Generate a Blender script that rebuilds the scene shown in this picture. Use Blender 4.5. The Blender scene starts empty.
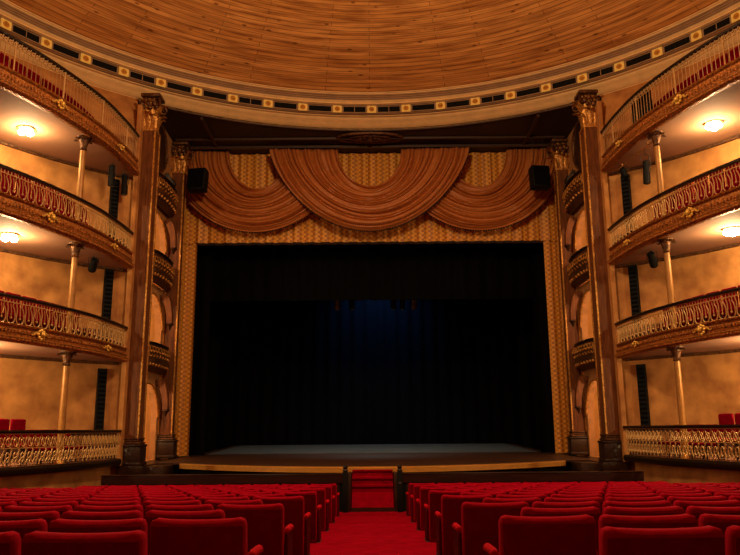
import bpy, bmesh, math, random
from mathutils import Vector, Matrix
random.seed(7)
PI = math.pi
S = 1.25                       # plan units -> metres
sc = bpy.context.scene
COL = sc.collection

# ---------------------------------------------------------------- camera
cam_d = bpy.data.cameras.new('camera'); cam = bpy.data.objects.new('camera', cam_d); COL.objects.link(cam)
cam_d.sensor_fit = 'HORIZONTAL'; cam_d.sensor_width = 36.0; cam_d.lens = 36.0 * 727 / 740
cam_d.clip_start = 0.05; cam_d.clip_end = 200
cam_d.shift_x = -1.0 / 740
CZ = 1.0                       # plan height of the eye above plan zero (added to every z)
PITCH = math.radians(11.8); ROLL = math.radians(0.45)
cam.matrix_world = (Matrix.Translation((0, 0, CZ * S)) @ Matrix.Rotation(PI / 2 + PITCH, 4, 'X') @ Matrix.Rotation(-ROLL, 4, 'Z'))
sc.camera = cam

# ---------------------------------------------------------------- world, exposure
w = bpy.data.worlds.new('world'); sc.world = w; w.use_nodes = True
w.node_tree.nodes['Background'].inputs[0].default_value = (0.9, 0.5, 0.25, 1)
w.node_tree.nodes['Background'].inputs[1].default_value = 0.004
sc.view_settings.view_transform = 'Standard'; sc.view_settings.look = 'None'
sc.view_settings.exposure = 0.0; sc.view_settings.gamma = 1.0
sc.view_settings.use_curve_mapping = False

# ---------------------------------------------------------------- large lights (plan coordinates, z relative to the eye)
def lamp(name, kind, loc, energy, col, size=0.2, rot=None, spot=None, blend=0.6):
    d = bpy.data.lights.new(name, kind); d.energy = energy; d.color = col
    if kind == 'AREA': d.shape = 'DISK'; d.size = size
    else: d.shadow_soft_size = size
    if spot: d.spot_size = math.radians(spot); d.spot_blend = blend
    o = bpy.data.objects.new(name, d); COL.objects.link(o)
    o.location = (loc[0] * S, loc[1] * S, (loc[2] + CZ) * S)
    if rot: o.rotation_euler = rot
    return o
WARM = (1.0, 0.66, 0.34)
lamp('added_overhead_light', 'POINT', (0, 8.6, 7.4), 2500, WARM, 0.7)  # unseen warm main light added above the hall, no fixture modelled
lamp('stage_blue_light', 'SPOT', (0.3, 26.6, 5.35), 420, (0.10, 0.36, 1.0), 0.1, rot=(math.radians(62), 0, 0), spot=120)
lamp('stage_work_light', 'SPOT', (0.0, 24.2, 4.2), 330, (0.95, 1.0, 0.92), 0.2, rot=(math.radians(8), 0, 0), spot=120)

# ---------------------------------------------------------------- materials
def nt(name):
    m = bpy.data.materials.new(name); m.use_nodes = True
    return m, m.node_tree.nodes, m.node_tree.links, m.node_tree.nodes['Principled BSDF']
def mat(name, col, rough=0.6, metal=0.0, var=0.25, scale=6.0, bump=0.0, col2=None, bscale=None, sheen=0.0, stretch=(1, 1, 1), detail=4, spec=0.5):
    m, N, L, b = nt(name)
    tc = N.new('ShaderNodeTexCoord'); mp = N.new('ShaderNodeMapping'); mp.inputs['Scale'].default_value = stretch
    nz = N.new('ShaderNodeTexNoise'); nz.inputs['Scale'].default_value = scale; nz.inputs['Detail'].default_value = detail
    cr = N.new('ShaderNodeValToRGB')
    c2 = col2 or tuple(c * (1 - var) for c in col)
    cr.color_ramp.elements[0].position = 0.32; cr.color_ramp.elements[0].color = (*c2, 1)
    cr.color_ramp.elements[1].position = 0.68; cr.color_ramp.elements[1].color = (*col, 1)
    L.new(tc.outputs['Object'], mp.inputs[0]); L.new(mp.outputs[0], nz.inputs['Vector']); L.new(nz.outputs[0], cr.inputs[0])
    L.new(cr.outputs[0], b.inputs['Base Color'])
    b.inputs['Roughness'].default_value = rough; b.inputs['Metallic'].default_value = metal
    b.inputs['Specular IOR Level'].default_value = spec
    if sheen: b.inputs['Sheen Weight'].default_value = sheen; b.inputs['Sheen Roughness'].default_value = 0.4; b.inputs['Sheen Tint'].default_value = (1, 0.25, 0.2, 1)
    if bump:
        bn = N.new('ShaderNodeTexNoise'); bn.inputs['Scale'].default_value = bscale or scale * 3; bn.inputs['Detail'].default_value = 3
        bp = N.new('ShaderNodeBump'); bp.inputs['Strength'].default_value = bump; bp.inputs['Distance'].default_value = 0.03
        L.new(mp.outputs[0], bn.inputs['Vector']); L.new(bn.outputs[0], bp.inputs['Height']); L.new(bp.outputs[0], b.inputs['Normal'])
    return m
def emis(name, col, st):
    m, N, L, b = nt(name)
    b.inputs['Base Color'].default_value = (*col, 1); b.inputs['Emission Color'].default_value = (*col, 1); b.inputs['Emission Strength'].default_value = st
    return m
M = {}
M['seat_red'] = mat('red_velvet', (0.36, 0.0005, 0.016), 0.9, var=0.18, scale=14, bump=0.1, bscale=90, spec=0.04)
M['seat_back_red'] = mat('shaded_red_cloth', (0.20, 0.0005, 0.010), 0.9, var=0.2, scale=10, spec=0.04)  # seat red darkened: shade on the chair backs put into the colour
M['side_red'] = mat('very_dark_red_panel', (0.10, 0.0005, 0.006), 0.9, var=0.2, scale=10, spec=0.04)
M['arm_red'] = mat('armrest_red_velvet', (0.50, 0.003, 0.016), 0.85, var=0.15, scale=20, spec=0.05)
M['balcony_red'] = mat('deep_red_plush', (0.22, 0.0005, 0.014), 0.9, var=0.3, scale=9, spec=0.04)
M['carpet'] = mat('red_carpet', (0.34, 0.0005, 0.014), 0.95, var=0.3, scale=5, bump=0.3, bscale=60, spec=0.03)
M['iron'] = mat('black_iron', (0.007, 0.006, 0.005), 0.5, var=0.3, scale=10)
M['black'] = mat('black_paint', (0.004, 0.004, 0.004), 0.7, var=0.3, scale=8, spec=0.2)
M['drape_black'] = mat('black_serge', (0.0035, 0.0035, 0.0045), 0.95, var=0.3, scale=2, stretch=(6, 6, 0.4), spec=0.05)
M['rail_dark'] = mat('dark_handrail', (0.010, 0.005, 0.003), 0.35, var=0.4, scale=10)
M['plaster'] = mat('ochre_plaster', (0.52, 0.235, 0.060), 0.8, var=0.0, scale=2.2, col2=(0.29, 0.108, 0.024), bump=0.15, bscale=14, detail=7)  # mottled plaster, contrast raised to paint in some dappled light
M['plaster_arch'] = mat('brown_ochre_plaster', (0.50, 0.24, 0.085), 0.75, scale=3, var=0.3, bump=0.15, bscale=20)
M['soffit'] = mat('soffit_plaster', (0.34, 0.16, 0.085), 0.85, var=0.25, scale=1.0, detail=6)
M['cream'] = mat('cream_cornice', (0.86, 0.58, 0.26), 0.6, var=0.15, scale=3, bump=0.05)
M['cream_dull'] = mat('taupe_cornice', (0.34, 0.195, 0.095), 0.65, var=0.2, scale=3)
M['gold'] = mat('aged_gilding', (0.80, 0.42, 0.10), 0.42, metal=0.6, var=0.0, scale=14, col2=(0.34, 0.13, 0.03), bump=0.7, bscale=22)
M['gold_bright'] = mat('bright_gilding', (0.95, 0.60, 0.12), 0.38, metal=0.35, var=0.35, scale=20, bump=0.3, bscale=30)
M['gold_band'] = mat('carved_gilt_band', (0.62, 0.23, 0.045), 0.5, metal=0.4, var=0.0, scale=20, col2=(0.12, 0.034, 0.009), bump=1.0, bscale=26)
M['baluster'] = mat('pale_gilt_iron', (0.58, 0.33, 0.11), 0.55, metal=0.1, var=0.3, scale=20)
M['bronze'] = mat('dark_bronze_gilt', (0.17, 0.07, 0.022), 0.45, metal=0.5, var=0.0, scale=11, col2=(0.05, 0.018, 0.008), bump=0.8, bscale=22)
M['shaft'] = mat('brown_marbled_shaft', (0.20, 0.066, 0.018), 0.6, spec=0.25, var=0.0, scale=4, col2=(0.09, 0.027, 0.008), stretch=(3, 3, 0.5), detail=7)
M['base_dark'] = mat('dark_stone_base', (0.035, 0.013, 0.006), 0.4, var=0.4, scale=6)
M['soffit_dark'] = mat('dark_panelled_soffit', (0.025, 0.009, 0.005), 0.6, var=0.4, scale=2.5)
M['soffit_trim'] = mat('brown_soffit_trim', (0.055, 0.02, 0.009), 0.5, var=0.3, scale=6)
M['swag'] = mat('copper_satin', (0.46, 0.15, 0.032), 0.5, var=0.2, scale=6, sheen=0.2)
M['fringe'] = mat('dark_fringe', (0.03, 0.012, 0.006), 0.9)
M['stage_wood'] = mat('dark_stage_boards', (0.065, 0.024, 0.009), 0.5, var=0.4, scale=3, stretch=(0.5, 8, 1))
M['stage_edge'] = mat('yellow_wood_edge', (0.60, 0.28, 0.05), 0.4, var=0.2, scale=3, stretch=(0.4, 4, 4))
M['dance_floor'] = mat('grey_dance_floor', (0.13, 0.15, 0.155), 0.5, var=0.3, scale=1.2)
M['pit_wood'] = mat('dark_red_wood_rail', (0.030, 0.007, 0.004), 0.4, var=0.5, scale=5, stretch=(0.3, 3, 3))
M['vent'] = mat('dark_vent_grille', (0.007, 0.006, 0.005), 0.8, var=0.5, scale=12, spec=0.1)
M['column_gilt'] = mat('dull_column_gilt', (0.42, 0.19, 0.04), 0.45, metal=0.2, var=0.3, scale=6)
M['med'] = mat('pale_gold_paint', (1.0, 0.74, 0.20), 0.5, var=0.2, scale=10)
M['bulb'] = emis('lamp_bulb', (1.0, 0.80, 0.50), 60)
M['bar'] = mat('brown_gilt_bar', (0.50, 0.29, 0.12), 0.5, metal=0.15, var=0.3, scale=20)
M['shade_band'] = mat('dark_brown_shade_band', (0.085, 0.026, 0.012), 0.6, var=0.4, scale=3)  # shade below the balcony rails, put into a dark colour
M['lens'] = mat('lantern_lens', (0.25, 0.25, 0.22), 0.1, metal=0.6)
M['floor'] = mat('dark_red_floor', (0.10, 0.006, 0.008), 0.9, var=0.4, scale=4)
M['room_wall'] = mat('warm_box_wall', (0.60, 0.32, 0.09), 0.8, var=0.2, scale=2, detail=6)

def brocade():
    m, N, L, b = nt('gold_brocade')
    g = N.new('ShaderNodeNewGeometry'); sp = N.new('ShaderNodeSeparateXYZ'); L.new(g.outputs['Position'], sp.inputs[0])
    def mth(op, a, bb=None, c=None):
        n = N.new('ShaderNodeMath'); n.operation = op
        for i, v in enumerate((a, bb, c)):
            if v is None: continue
            if isinstance(v, (int, float)): n.inputs[i].default_value = v
            else: L.new(v, n.inputs[i])
        return n.outputs[0]
    k = 2 * PI / 0.20
    wav = mth('MULTIPLY', mth('SINE', mth('MULTIPLY', sp.outputs[2], 2 * PI / 0.17)), 1.25)
    a = mth('SINE', mth('ADD', mth('MULTIPLY', sp.outputs[0], 2 * PI / 0.26), wav))
    c = mth('SINE', mth('SUBTRACT', mth('MULTIPLY', sp.outputs[0], 2 * PI / 0.13), wav))
    p = mth('MULTIPLY_ADD', mth('ADD', a, mth('MULTIPLY', c, 0.5)), 0.33, 0.5)
    cr = N.new('ShaderNodeValToRGB'); L.new(p, cr.inputs[0])
    e = cr.color_ramp.elements
    e[0].position = 0.25; e[0].color = (0.42, 0.15, 0.018, 1); e[1].position = 0.75; e[1].color = (0.85, 0.40, 0.055, 1)
    L.new(cr.outputs[0], b.inputs['Base Color']); b.inputs['Roughness'].default_value = 0.55
    return m
M['brocade'] = brocade()

def dome_wood():
    m, N, L, b = nt('dome_planks')
    g = N.new('ShaderNodeNewGeometry'); sp = N.new('ShaderNodeSeparateXYZ'); L.new(g.outputs['Position'], sp.inputs[0])
    def mth(op, a, bb=None, c=None):
        n = N.new('ShaderNodeMath'); n.operation = op
        for i, v in enumerate((a, bb, c)):
            if v is None: continue
            if isinstance(v, (int, float)): n.inputs[i].default_value = v
            else: L.new(v, n.inputs[i])
        return n.outputs[0]
    y = mth('SUBTRACT', sp.outputs[1], 9.7 * S)
    th = mth('ARCTAN2', sp.outputs[0], y)
    r = mth('SQRT', mth('ADD', mth('MULTIPLY', sp.outputs[0], sp.outputs[0]), mth('MULTIPLY', y, y)))
    u = mth('MULTIPLY', th, 9.0)
    cb = N.new('ShaderNodeCombineXYZ'); L.new(u, cb.inputs[0]); L.new(r, cb.inputs[1])
    br = N.new('ShaderNodeTexBrick'); L.new(cb.outputs[0], br.inputs['Vector'])
    br.inputs['Scale'].default_value = 1.0; br.inputs['Brick Width'].default_value = 3.3; br.inputs['Row Height'].default_value = 0.16
    br.inputs['Mortar Size'].default_value = 0.008; br.inputs['Bias'].default_value = 0.0; br.offset = 0.37
    br.inputs['Color1'].default_value = (0.95, 0.46, 0.13, 1); br.inputs['Color2'].default_value = (0.74, 0.32, 0.075, 1); br.inputs['Mortar'].default_value = (0.28, 0.09, 0.02, 1)
    mp = N.new('ShaderNodeMapping'); mp.inputs['Scale'].default_value = (0.7, 8, 1); L.new(cb.outputs[0], mp.inputs[0])
    nz = N.new('ShaderNodeTexNoise'); nz.inputs['Scale'].default_value = 1.0; nz.inputs['Detail'].default_value = 6; L.new(mp.outputs[0], nz.inputs['Vector'])
    cr = N.new('ShaderNodeValToRGB'); L.new(nz.outputs[0], cr.inputs[0])
    cr.color_ramp.elements[0].position = 0.30; cr.color_ramp.elements[0].color = (0.42, 0.32, 0.26, 1)
    cr.color_ramp.elements[1].position = 0.62; cr.color_ramp.elements[1].color = (1, 1, 1, 1)
    mx = N.new('ShaderNodeMix'); mx.data_type = 'RGBA'; mx.blend_type = 'MULTIPLY'; mx.inputs[0].default_value = 1
    L.new(br.outputs[0], mx.inputs[6]); L.new(cr.outputs[0], mx.inputs[7])
    # knots
    mp2 = N.new('ShaderNodeMapping'); mp2.inputs['Scale'].default_value = (1.6, 3.6, 1); L.new(cb.outputs[0], mp2.inputs[0])
    vo = N.new('ShaderNodeTexVoronoi'); vo.inputs['Scale'].default_value = 1.0; L.new(mp2.outputs[0], vo.inputs['Vector'])
    c2 = N.new('ShaderNodeValToRGB'); L.new(vo.outputs['Distance'], c2.inputs[0])
    c2.color_ramp.elements[0].position = 0.07; c2.color_ramp.elements[0].color = (0.35, 0.25, 0.2, 1)
    c2.color_ramp.elements[1].position = 0.16; c2.color_ramp.elements[1].color = (1, 1, 1, 1)
    m2 = N.new('ShaderNodeMix'); m2.data_type = 'RGBA'; m2.blend_type = 'MULTIPLY'; m2.inputs[0].default_value = 1
    L.new(mx.outputs[2], m2.inputs[6]); L.new(c2.outputs[0], m2.inputs[7])
    # pale radial seams between the plank fields
    fr = mth('ABSOLUTE', mth('SUBTRACT', mth('FRACT', mth('DIVIDE', mth('ADD', u, mth('MULTIPLY', mth('FLOOR', mth('DIVIDE', r, 1.3)), 1.3)), 3.1)), 0.5))
    cr3 = N.new('ShaderNodeValToRGB'); L.new(fr, cr3.inputs[0])
    cr3.color_ramp.elements[0].position = 0.012; cr3.color_ramp.elements[0].color = (1, 1, 1, 1)
    cr3.color_ramp.elements[1].position = 0.022; cr3.color_ramp.elements[1].color = (0, 0, 0, 1)
    m3 = N.new('ShaderNodeMix'); m3.data_type = 'RGBA'
    L.new(mth('MULTIPLY', cr3.outputs[0], 0.22), m3.inputs[0]); L.new(m2.outputs[2], m3.inputs[6]); m3.inputs[7].default_value = (0.62, 0.30, 0.09, 1)
    L.new(m3.outputs[2], b.inputs['Base Color']); b.inputs['Roughness'].default_value = 0.6
    return m
M['dome'] = dome_wood()

# ---------------------------------------------------------------- mesh helpers
class MB:
    def __init__(s): s.bm = bmesh.new()
    def quad_grid(s, rows, closed_u=False, closed_v=False):
        vs = [[s.bm.verts.new(p) for p in r] for r in rows]
        nu = len(vs); nv = len(vs[0])
        for i in range(nu if closed_u else nu - 1):
            for j in range(nv if closed_v else nv - 1):
                a, b_, c, d = vs[i][j], vs[(i + 1) % nu][j], vs[(i + 1) % nu][(j + 1) % nv], vs[i][(j + 1) % nv]
                try: s.bm.faces.new((a, b_, c, d))
                except ValueError: pass
        return vs
    def face(s, pts):
        s.bm.faces.new([s.bm.verts.new(p) for p in pts]); return s
    def box(s, x0, x1, y0, y1, z0, z1, bev=0.0, seg=2, mtx=None):
        vs = [s.bm.verts.new((x, y, z)) for x in (x0, x1) for y in (y0, y1) for z in (z0, z1)]
        fs = [s.bm.faces.new([vs[i] for i in f]) for f in ((0, 1, 3, 2), (4, 6, 7, 5), (0, 4, 5, 1), (2, 3, 7, 6), (0, 2, 6, 4), (1, 5, 7, 3))]
        if bev:
            es = list({e for f in fs for e in f.edges})
            r = bmesh.ops.bevel(s.bm, geom=es, offset=bev, segments=seg, profile=0.5, affect='EDGES')
            vs = list({v for f in r['faces'] for v in f.verts} | {v for v in vs if v.is_valid})
        if mtx is not None:
            for v in vs: v.co = mtx @ v.co
        return s
    def tube(s, pts, r, n=6, closed=False, cap=True):
        pts = [Vector(p) for p in pts]; k = len(pts); rings = []
        rr = r if isinstance(r, (list, tuple)) else [r] * k
        up = Vector((0.13, 0.31, 0.94)).normalized()
        for i, p in enumerate(pts):
            t = (pts[(i + 1) % k] - pts[i - 1]) if closed else (pts[min(i + 1, k - 1)] - pts[max(i - 1, 0)])
            t.normalize(); a = t.cross(up)
            if a.length < 0.15: a = t.cross(Vector((1, 0, 0.1)))
            a.normalize(); b = t.cross(a)
            rings.append([p + (a * math.cos(2 * PI * j / n) + b * math.sin(2 * PI * j / n)) * rr[i] for j in range(n)])
        vs = s.quad_grid(rings, closed_u=closed, closed_v=True)
        if cap and not closed:
            s.bm.faces.new(vs[0][::-1]); s.bm.faces.new(vs[-1])
        return s
    def lathe(s, prof, c=(0, 0, 0), n=16, sx=1, sy=1):
        rows = [[(c[0] + r * math.cos(2 * PI * j / n) * sx, c[1] + r * math.sin(2 * PI * j / n) * sy, c[2] + z) for j in range(n)] for r, z in prof]
        vs = s.quad_grid(rows, closed_v=True)
        s.bm.faces.new(vs[0][::-1]); s.bm.faces.new(vs[-1]); return s
    def ball(s, c, r, n=8, sc_=(1, 1, 1)):
        mt = Matrix.Translation(c) @ Matrix.Diagonal((*sc_, 1))
        bmesh.ops.create_uvsphere(s.bm, u_segments=n, v_segments=max(4, n // 2), radius=r, matrix=mt); return s
    def sweep(s, frames, prof, closed=True):
        # frames: (point, inward normal); prof: (d, z) offsets
        rows = [[(p[0] + nn[0] * d, p[1] + nn[1] * d, z) for d, z in prof] for p, nn in frames]
        vs = s.quad_grid(rows, closed_v=closed)
        if closed: s.bm.faces.new(vs[0][::-1]); s.bm.faces.new(vs[-1])
        return s
    def build(s, name, m, parent=None, local=False, smooth=True, base=None, recalc=True):
        if recalc: bmesh.ops.recalc_face_normals(s.bm, faces=s.bm.faces)
        off = Vector((0, 0, 0))
        top = parent
        loc = Vector((0, 0, 0))
        if parent is not None and not local:
            off = Vector(parent.get('_o', (0, 0, 0)))
        if parent is None and base is not None:
            off = Vector(base); loc = Vector((base[0] * S, base[1] * S, (base[2] + CZ) * S))
        if parent is None and base is None and not local: loc = Vector((0, 0, CZ * S))
        for v in s.bm.verts: v.co = (v.co - off) * S
        me = bpy.data.meshes.new(name); s.bm.to_mesh(me); s.bm.free()
        me.materials.append(m)
        if smooth:
            me.polygons.foreach_set('use_smooth', [True] * len(me.polygons)); me.set_sharp_from_angle(angle=math.radians(38))
        o = bpy.data.objects.new(name, me); COL.objects.link(o)
        o.location = loc
        if parent is not None: o.parent = parent; o['_o'] = tuple(off)
        else: o['_o'] = tuple(off)
        return o
def tag(o, label, cat, group=None, kind=None):
    if label: o['label'] = label
    if cat: o['category'] = cat
    if group: o['group'] = group
    if kind: o['kind'] = kind
    return o
def thing(name, label, cat, loc=(0, 0, 0), rz=0.0, group=None):
    o = bpy.data.objects.new(name, None); COL.objects.link(o); o.empty_display_size = 0.1
    o.location = (loc[0] * S, loc[1] * S, (loc[2] + CZ) * S); o.rotation_euler = (0, 0, rz); o['_o'] = tuple(loc)
    return tag(o, label, cat, group)
def struct(o): o['kind'] = 'structure'; return o
def copy_tree(o, parent=None):
    c = o.copy(); COL.objects.link(c)
    if parent is not None: c.parent = parent
    for ch in list(o.children): copy_tree(ch, c)
    return c
def put(o, loc, rz=0.0):
    o.location = (loc[0] * S, loc[1] * S, (loc[2] + CZ) * S); o.rotation_euler = (0, 0, rz); return o
def copy_part(proto, parent, ploc, rz=0.0, scale=None):
    # a copy of a locally-built part, placed at plan point ploc
    c = proto.copy(); COL.objects.link(c); c.parent = parent
    off = Vector(parent['_o']); c.location = (Vector(ploc) - off) * S; c.rotation_euler = (0, 0, rz)
    if scale: c.scale = scale
    return c

# ---------------------------------------------------------------- plan curves
CY0 = 9.9; RW = 9.35
CR = 9.7; RE = 0.28          # centre of the cornice ring; its radii are grown by RE
RP = [(5.77, 16.95), (5.77, 16.2), (5.84, 15.1), (6.0, 14.25), (6.3, 13.2), (6.62, 12.35), (7.0, 11.5), (7.38, 10.6), (7.75, 9.6)]
def catmull(P, n=8):
    out = []
    for i in range(len(P) - 1):
        p0 = P[max(i - 1, 0)]; p1 = P[i]; p2 = P[i + 1]; p3 = P[min(i + 2, len(P) - 1)]
        for k in range(n):
            t = k / n
            out.append(tuple(0.5 * ((2 * p1[j]) + (-p0[j] + p2[j]) * t + (2 * p0[j] - 5 * p1[j] + 4 * p2[j] - p3[j]) * t * t + (-p0[j] + 3 * p1[j] - 3 * p2[j] + p3[j]) * t ** 3) for j in (0, 1)))
    out.append(P[-1]); return out
CURVE = catmull(RP)
def frames(sg, curve=CURVE, off=0.0):
    out = []
    for i, p in enumerate(curve):
        a = curve[max(i - 1, 0)]; b = curve[min(i + 1, len(curve) - 1)]
        tx, ty = b[0] - a[0], b[1] - a[1]; l = math.hypot(tx, ty)
        nx, ny = ty / l, -tx / l                       # towards the centre line (tx>0, ty<0 -> nx<0)
        out.append(((sg * (p[0] + nx * off), p[1] + ny * off), (sg * nx, ny)))
    return out
FR = {-1: frames(-1), 1: frames(1)}
LEN = [0.0]
for i in range(1, len(CURVE)): LEN.append(LEN[-1] + math.dist(CURVE[i], CURVE[i - 1]))
def at_s(sg, s_, off=0.0):
    for i in range(1, len(LEN)):
        if LEN[i] >= s_: break
    f = (s_ - LEN[i - 1]) / (LEN[i] - LEN[i - 1])
    (p, n_), (q, m_) = FR[sg][i - 1], FR[sg][i]
    P = [p[k] * (1 - f) + q[k] * f for k in (0, 1)]; Nn = [n_[k] * (1 - f) + m_[k] * f for k in (0, 1)]
    l = math.hypot(*Nn); Nn = (Nn[0] / l, Nn[1] / l)
    return (P[0] + Nn[0] * off, P[1] + Nn[1] * off), Nn
def s_of_y(y):
    for i in range(1, len(CURVE)):
        if CURVE[i][1] <= y:
            f = (CURVE[i - 1][1] - y) / (CURVE[i - 1][1] - CURVE[i][1]); return LEN[i - 1] + f * (LEN[i] - LEN[i - 1])
    return LEN[-1]
def wall_x(y): return math.sqrt(max(RW * RW - (y - CY0) ** 2, 0))

# ---------------------------------------------------------------- floor, walls, ceiling
def floor_z(y): return -(0.85 + 0.053 * min(max(y, -2), 14.3))
mb = MB(); ys = [-2.2, 0, 2, 4, 6, 8, 10, 12, 14.3, 21.2]
mb.quad_grid([[(-9.8, y, floor_z(y)), (9.8, y, floor_z(y))] for y in ys])
mb.quad_grid([[(-9.8, y, floor_z(y) - 0.2), (9.8, y, floor_z(y) - 0.2)] for y in ys])
struct(mb.build('floor', M['floor'], smooth=False))
mb = MB()
mb.quad_grid([[(x, y, floor_z(y) + dz) for x, dz in ((-0.86, 0.002), (-0.86, 0.014), (0.86, 0.014), (0.86, 0.002))] for y in [-1.5, 0, 2, 4, 6, 8, 10, 12, 14.3, 15.02]], closed_v=True)
tag(mb.build('aisle_carpet', M['carpet'], base=(0, 7, floor_z(7))), 'red carpet runner down the centre aisle to the stage steps', 'carpet')

for sg, nm in ((-1, 'left'), (1, 'right')):
    mb = MB(); rows = []
    a0 = math.asin(5.8 / RW)
    for i in range(41):
        a = a0 + (PI / 2 - a0) * i / 40
        rows.append((sg * RW * math.sin(a), CY0 + RW * math.cos(a)))
    rows.append((sg * RW, -2.2))
    def top(x, y, g=0.0):
        d = math.hypot(x, max(y - CR, 0)); q = (9.62 + RE + g) / d
        return (x * q, CR + max(y - CR, 0) * q if y > CR else y, 8.46)
    mb.quad_grid([[(x, y, -1.9), (x, y, 7.5), top(x, y)] for x, y in rows])
    back = [(x + sg * 0.25, y + (0.2 if i < 41 else 0)) for i, (x, y) in enumerate(rows)]
    mb.quad_grid([[(x, y, -1.9), (x, y, 7.5), top(x, y, 0.2)] for x, y in back])
    struct(mb.build('wall_' + nm, M['plaster']))
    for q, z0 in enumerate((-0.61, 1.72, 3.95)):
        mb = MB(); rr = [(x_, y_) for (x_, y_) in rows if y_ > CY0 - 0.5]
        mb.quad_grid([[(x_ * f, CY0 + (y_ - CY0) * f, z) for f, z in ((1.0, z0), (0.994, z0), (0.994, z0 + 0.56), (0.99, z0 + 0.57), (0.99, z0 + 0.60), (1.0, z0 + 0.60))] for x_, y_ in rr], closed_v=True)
        struct(mb.build('balcony_shade_' + nm, M['shade_band']))  # added dark wall band standing in for shade behind the railings
    # low wall that carries the ground boxes
    mb = MB(); fr = frames(sg, off=-0.16)
    mb.sweep(fr, [(0, -1.9), (0, -0.76), (-0.12, -0.76), (-0.12, -1.9)])
    struct(mb.build('wall_%s_base' % nm, M['plaster']))
mb = MB(); mb.box(-RW - 0.2, RW + 0.2, -2.5, -2.2, -1.9, 8.7); struct(mb.build('wall_rear', M['plaster'], smooth=False))

# dome and flat ceiling ring outside the cornice
mb = MB(); rows = []; R0, Z0, H = 8.89 + RE, 9.2, 1.9
for i in range(25):
    r = R0 * (1 - i / 24.0); z = Z0 + H * (1 - (r / R0) ** 2)
    rows.append([(r * math.sin(2 * PI * j / 96), CR + r * math.cos(2 * PI * j / 96), z) for j in range(96)] if i < 24 else None)
rows.pop(); vs = mb.quad_grid(rows, closed_v=True); mb.bm.faces.new(vs[-1])
struct(mb.build('ceiling', M['dome']))
mb = MB()   # flat ceiling behind the ring, over the rear of the house
n = 64; ring = [[(9.86 * math.sin(PI / 2 + PI * j / n), CR + 9.86 * math.cos(PI / 2 + PI * j / n), 8.62), (10.3 * math.sin(PI / 2 + PI * j / n) * 1.0, CR + 12.6 * math.cos(PI / 2 + PI * j / n), 8.62)] for j in range(n + 1)]
mb.quad_grid(ring); mb.face([(-9.8, CY0, 8.64), (-9.8, -2.4, 8.64), (-7, -2.4, 8.64), (-9.4, CY0 - 1, 8.64)]); mb.face([(9.8, CY0, 8.64), (9.8, -2.4, 8.64), (7, -2.4, 8.64), (9.4, CY0 - 1, 8.64)])
struct(mb.build('ceiling_rear', M['cream_dull'], smooth=False))

# cornice: lower cream band, frieze, upper mouldings
def ring_sweep(prof, name, m, parent=None, n=160):
    mb = MB()
    mb.quad_grid([[((r + RE) * math.sin(2 * PI * j / n), CR + (r + RE) * math.cos(2 * PI * j / n), z) for r, z in prof] for j in range(n)], closed_u=True)
    return mb.build(name, m, parent)
cor = ring_sweep([(9.62, 8.44), (9.62, 8.47), (9.56, 8.485), (9.50, 8.55), (9.42, 8.61), (9.36, 8.645), (9.34, 8.68), (9.26, 8.695), (9.26, 8.72)], 'trim_1', M['cream']); struct(cor)
ring_sweep([(9.26, 8.71), (9.19, 8.72), (9.19, 8.735), (9.14, 8.735), (9.14, 8.935), (9.10, 8.94), (9.10, 8.965)], 'frieze', M['cream_dull'], cor)
ring_sweep([(9.10, 8.965), (9.05, 8.97), (9.06, 9.0), (9.02, 9.03), (9.0, 9.05)], 'moulding', M['cream'], cor)
ring_sweep([(9.0, 9.05), (8.99, 9.07), (8.965, 9.075), (8.96, 9.10)], 'moulding', M['cream_dull'], cor)
ring_sweep([(8.96, 9.10), (8.93, 9.11), (8.935, 9.14), (8.90, 9.16), (8.90, 9.175)], 'moulding', M['cream_dull'], cor)
ring_sweep([(8.90, 9.175), (8.88, 9.18), (8.88, 9.20), (8.84, 9.205), (8.835, 9.22), (8.87, 9.225)], 'moulding', M['cream'], cor)
ring_sweep([(9.66, 8.40), (9.62, 8.40), (9.62, 8.44)], 'lower_edge', M['soffit_trim'], cor)
# medallions and dark vents between them
mb = MB(); mb.box(-0.13, 0.13, -0.03, 0.0, -0.112, 0.112, bev=0.01, seg=1)
med0 = mb.build('medallion', M['med'], cor, local=True)
mb = MB(); mb.lathe([(0.105, 0), (0.105, 0.01), (0.09, 0.02), (0.075, 0.01), (0.03, 0.012), (0.02, 0.04)], n=12)
for k in range(8):
    a = 2 * PI * k / 8; mb.ball((0.052 * math.cos(a), 0.052 * math.sin(a), 0.018), 0.021, 6)
for v in mb.bm.verts: v.co = Vector((v.co.x * 0.72, -0.028 - v.co.z, v.co.y * 0.68))
M['med_red'] = mat('amber_rosette', (0.80, 0.36, 0.04), 0.5, var=0.4, scale=20)
ros0 = mb.build('rosette', M['med_red'], med0, local=True)
mb = MB(); mb.box(-0.31, 0.31, -0.012, 0.0, -0.075, 0.075)
ven0 = mb.build('vent', M['vent'], cor, local=True, smooth=False)
mb = MB(); mb.box(-0.008, 0.008, -0.016, -0.01, -0.075, 0.075)
div0 = mb.build('divider', M['cream_dull'], ven0, local=True, smooth=False)
first = True; NM = 61
for k in range(NM):
    a = 2 * PI * k / NM + 0.006
    x, y = (9.14 + RE) * math.sin(a), CR + (9.14 + RE) * math.cos(a)
    a2 = 2 * PI * (k + 0.5) / NM + 0.006; x2, y2 = (9.135 + RE) * math.sin(a2), CR + (9.135 + RE) * math.cos(a2)
    if first: m_, v_ = med0, ven0; first = False
    else:
        m_ = copy_tree(med0, cor); v_ = copy_tree(ven0, cor)
        if k % 3: bpy.data.objects.remove(v_.children[0])
    m_.location = (x * S, y * S, 8.835 * S); m_.rotation_euler = (0, 0, -a)
    v_.location = (x2 * S, y2 * S, 8.835 * S); v_.rotation_euler = (0, 0, -a2)

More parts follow.
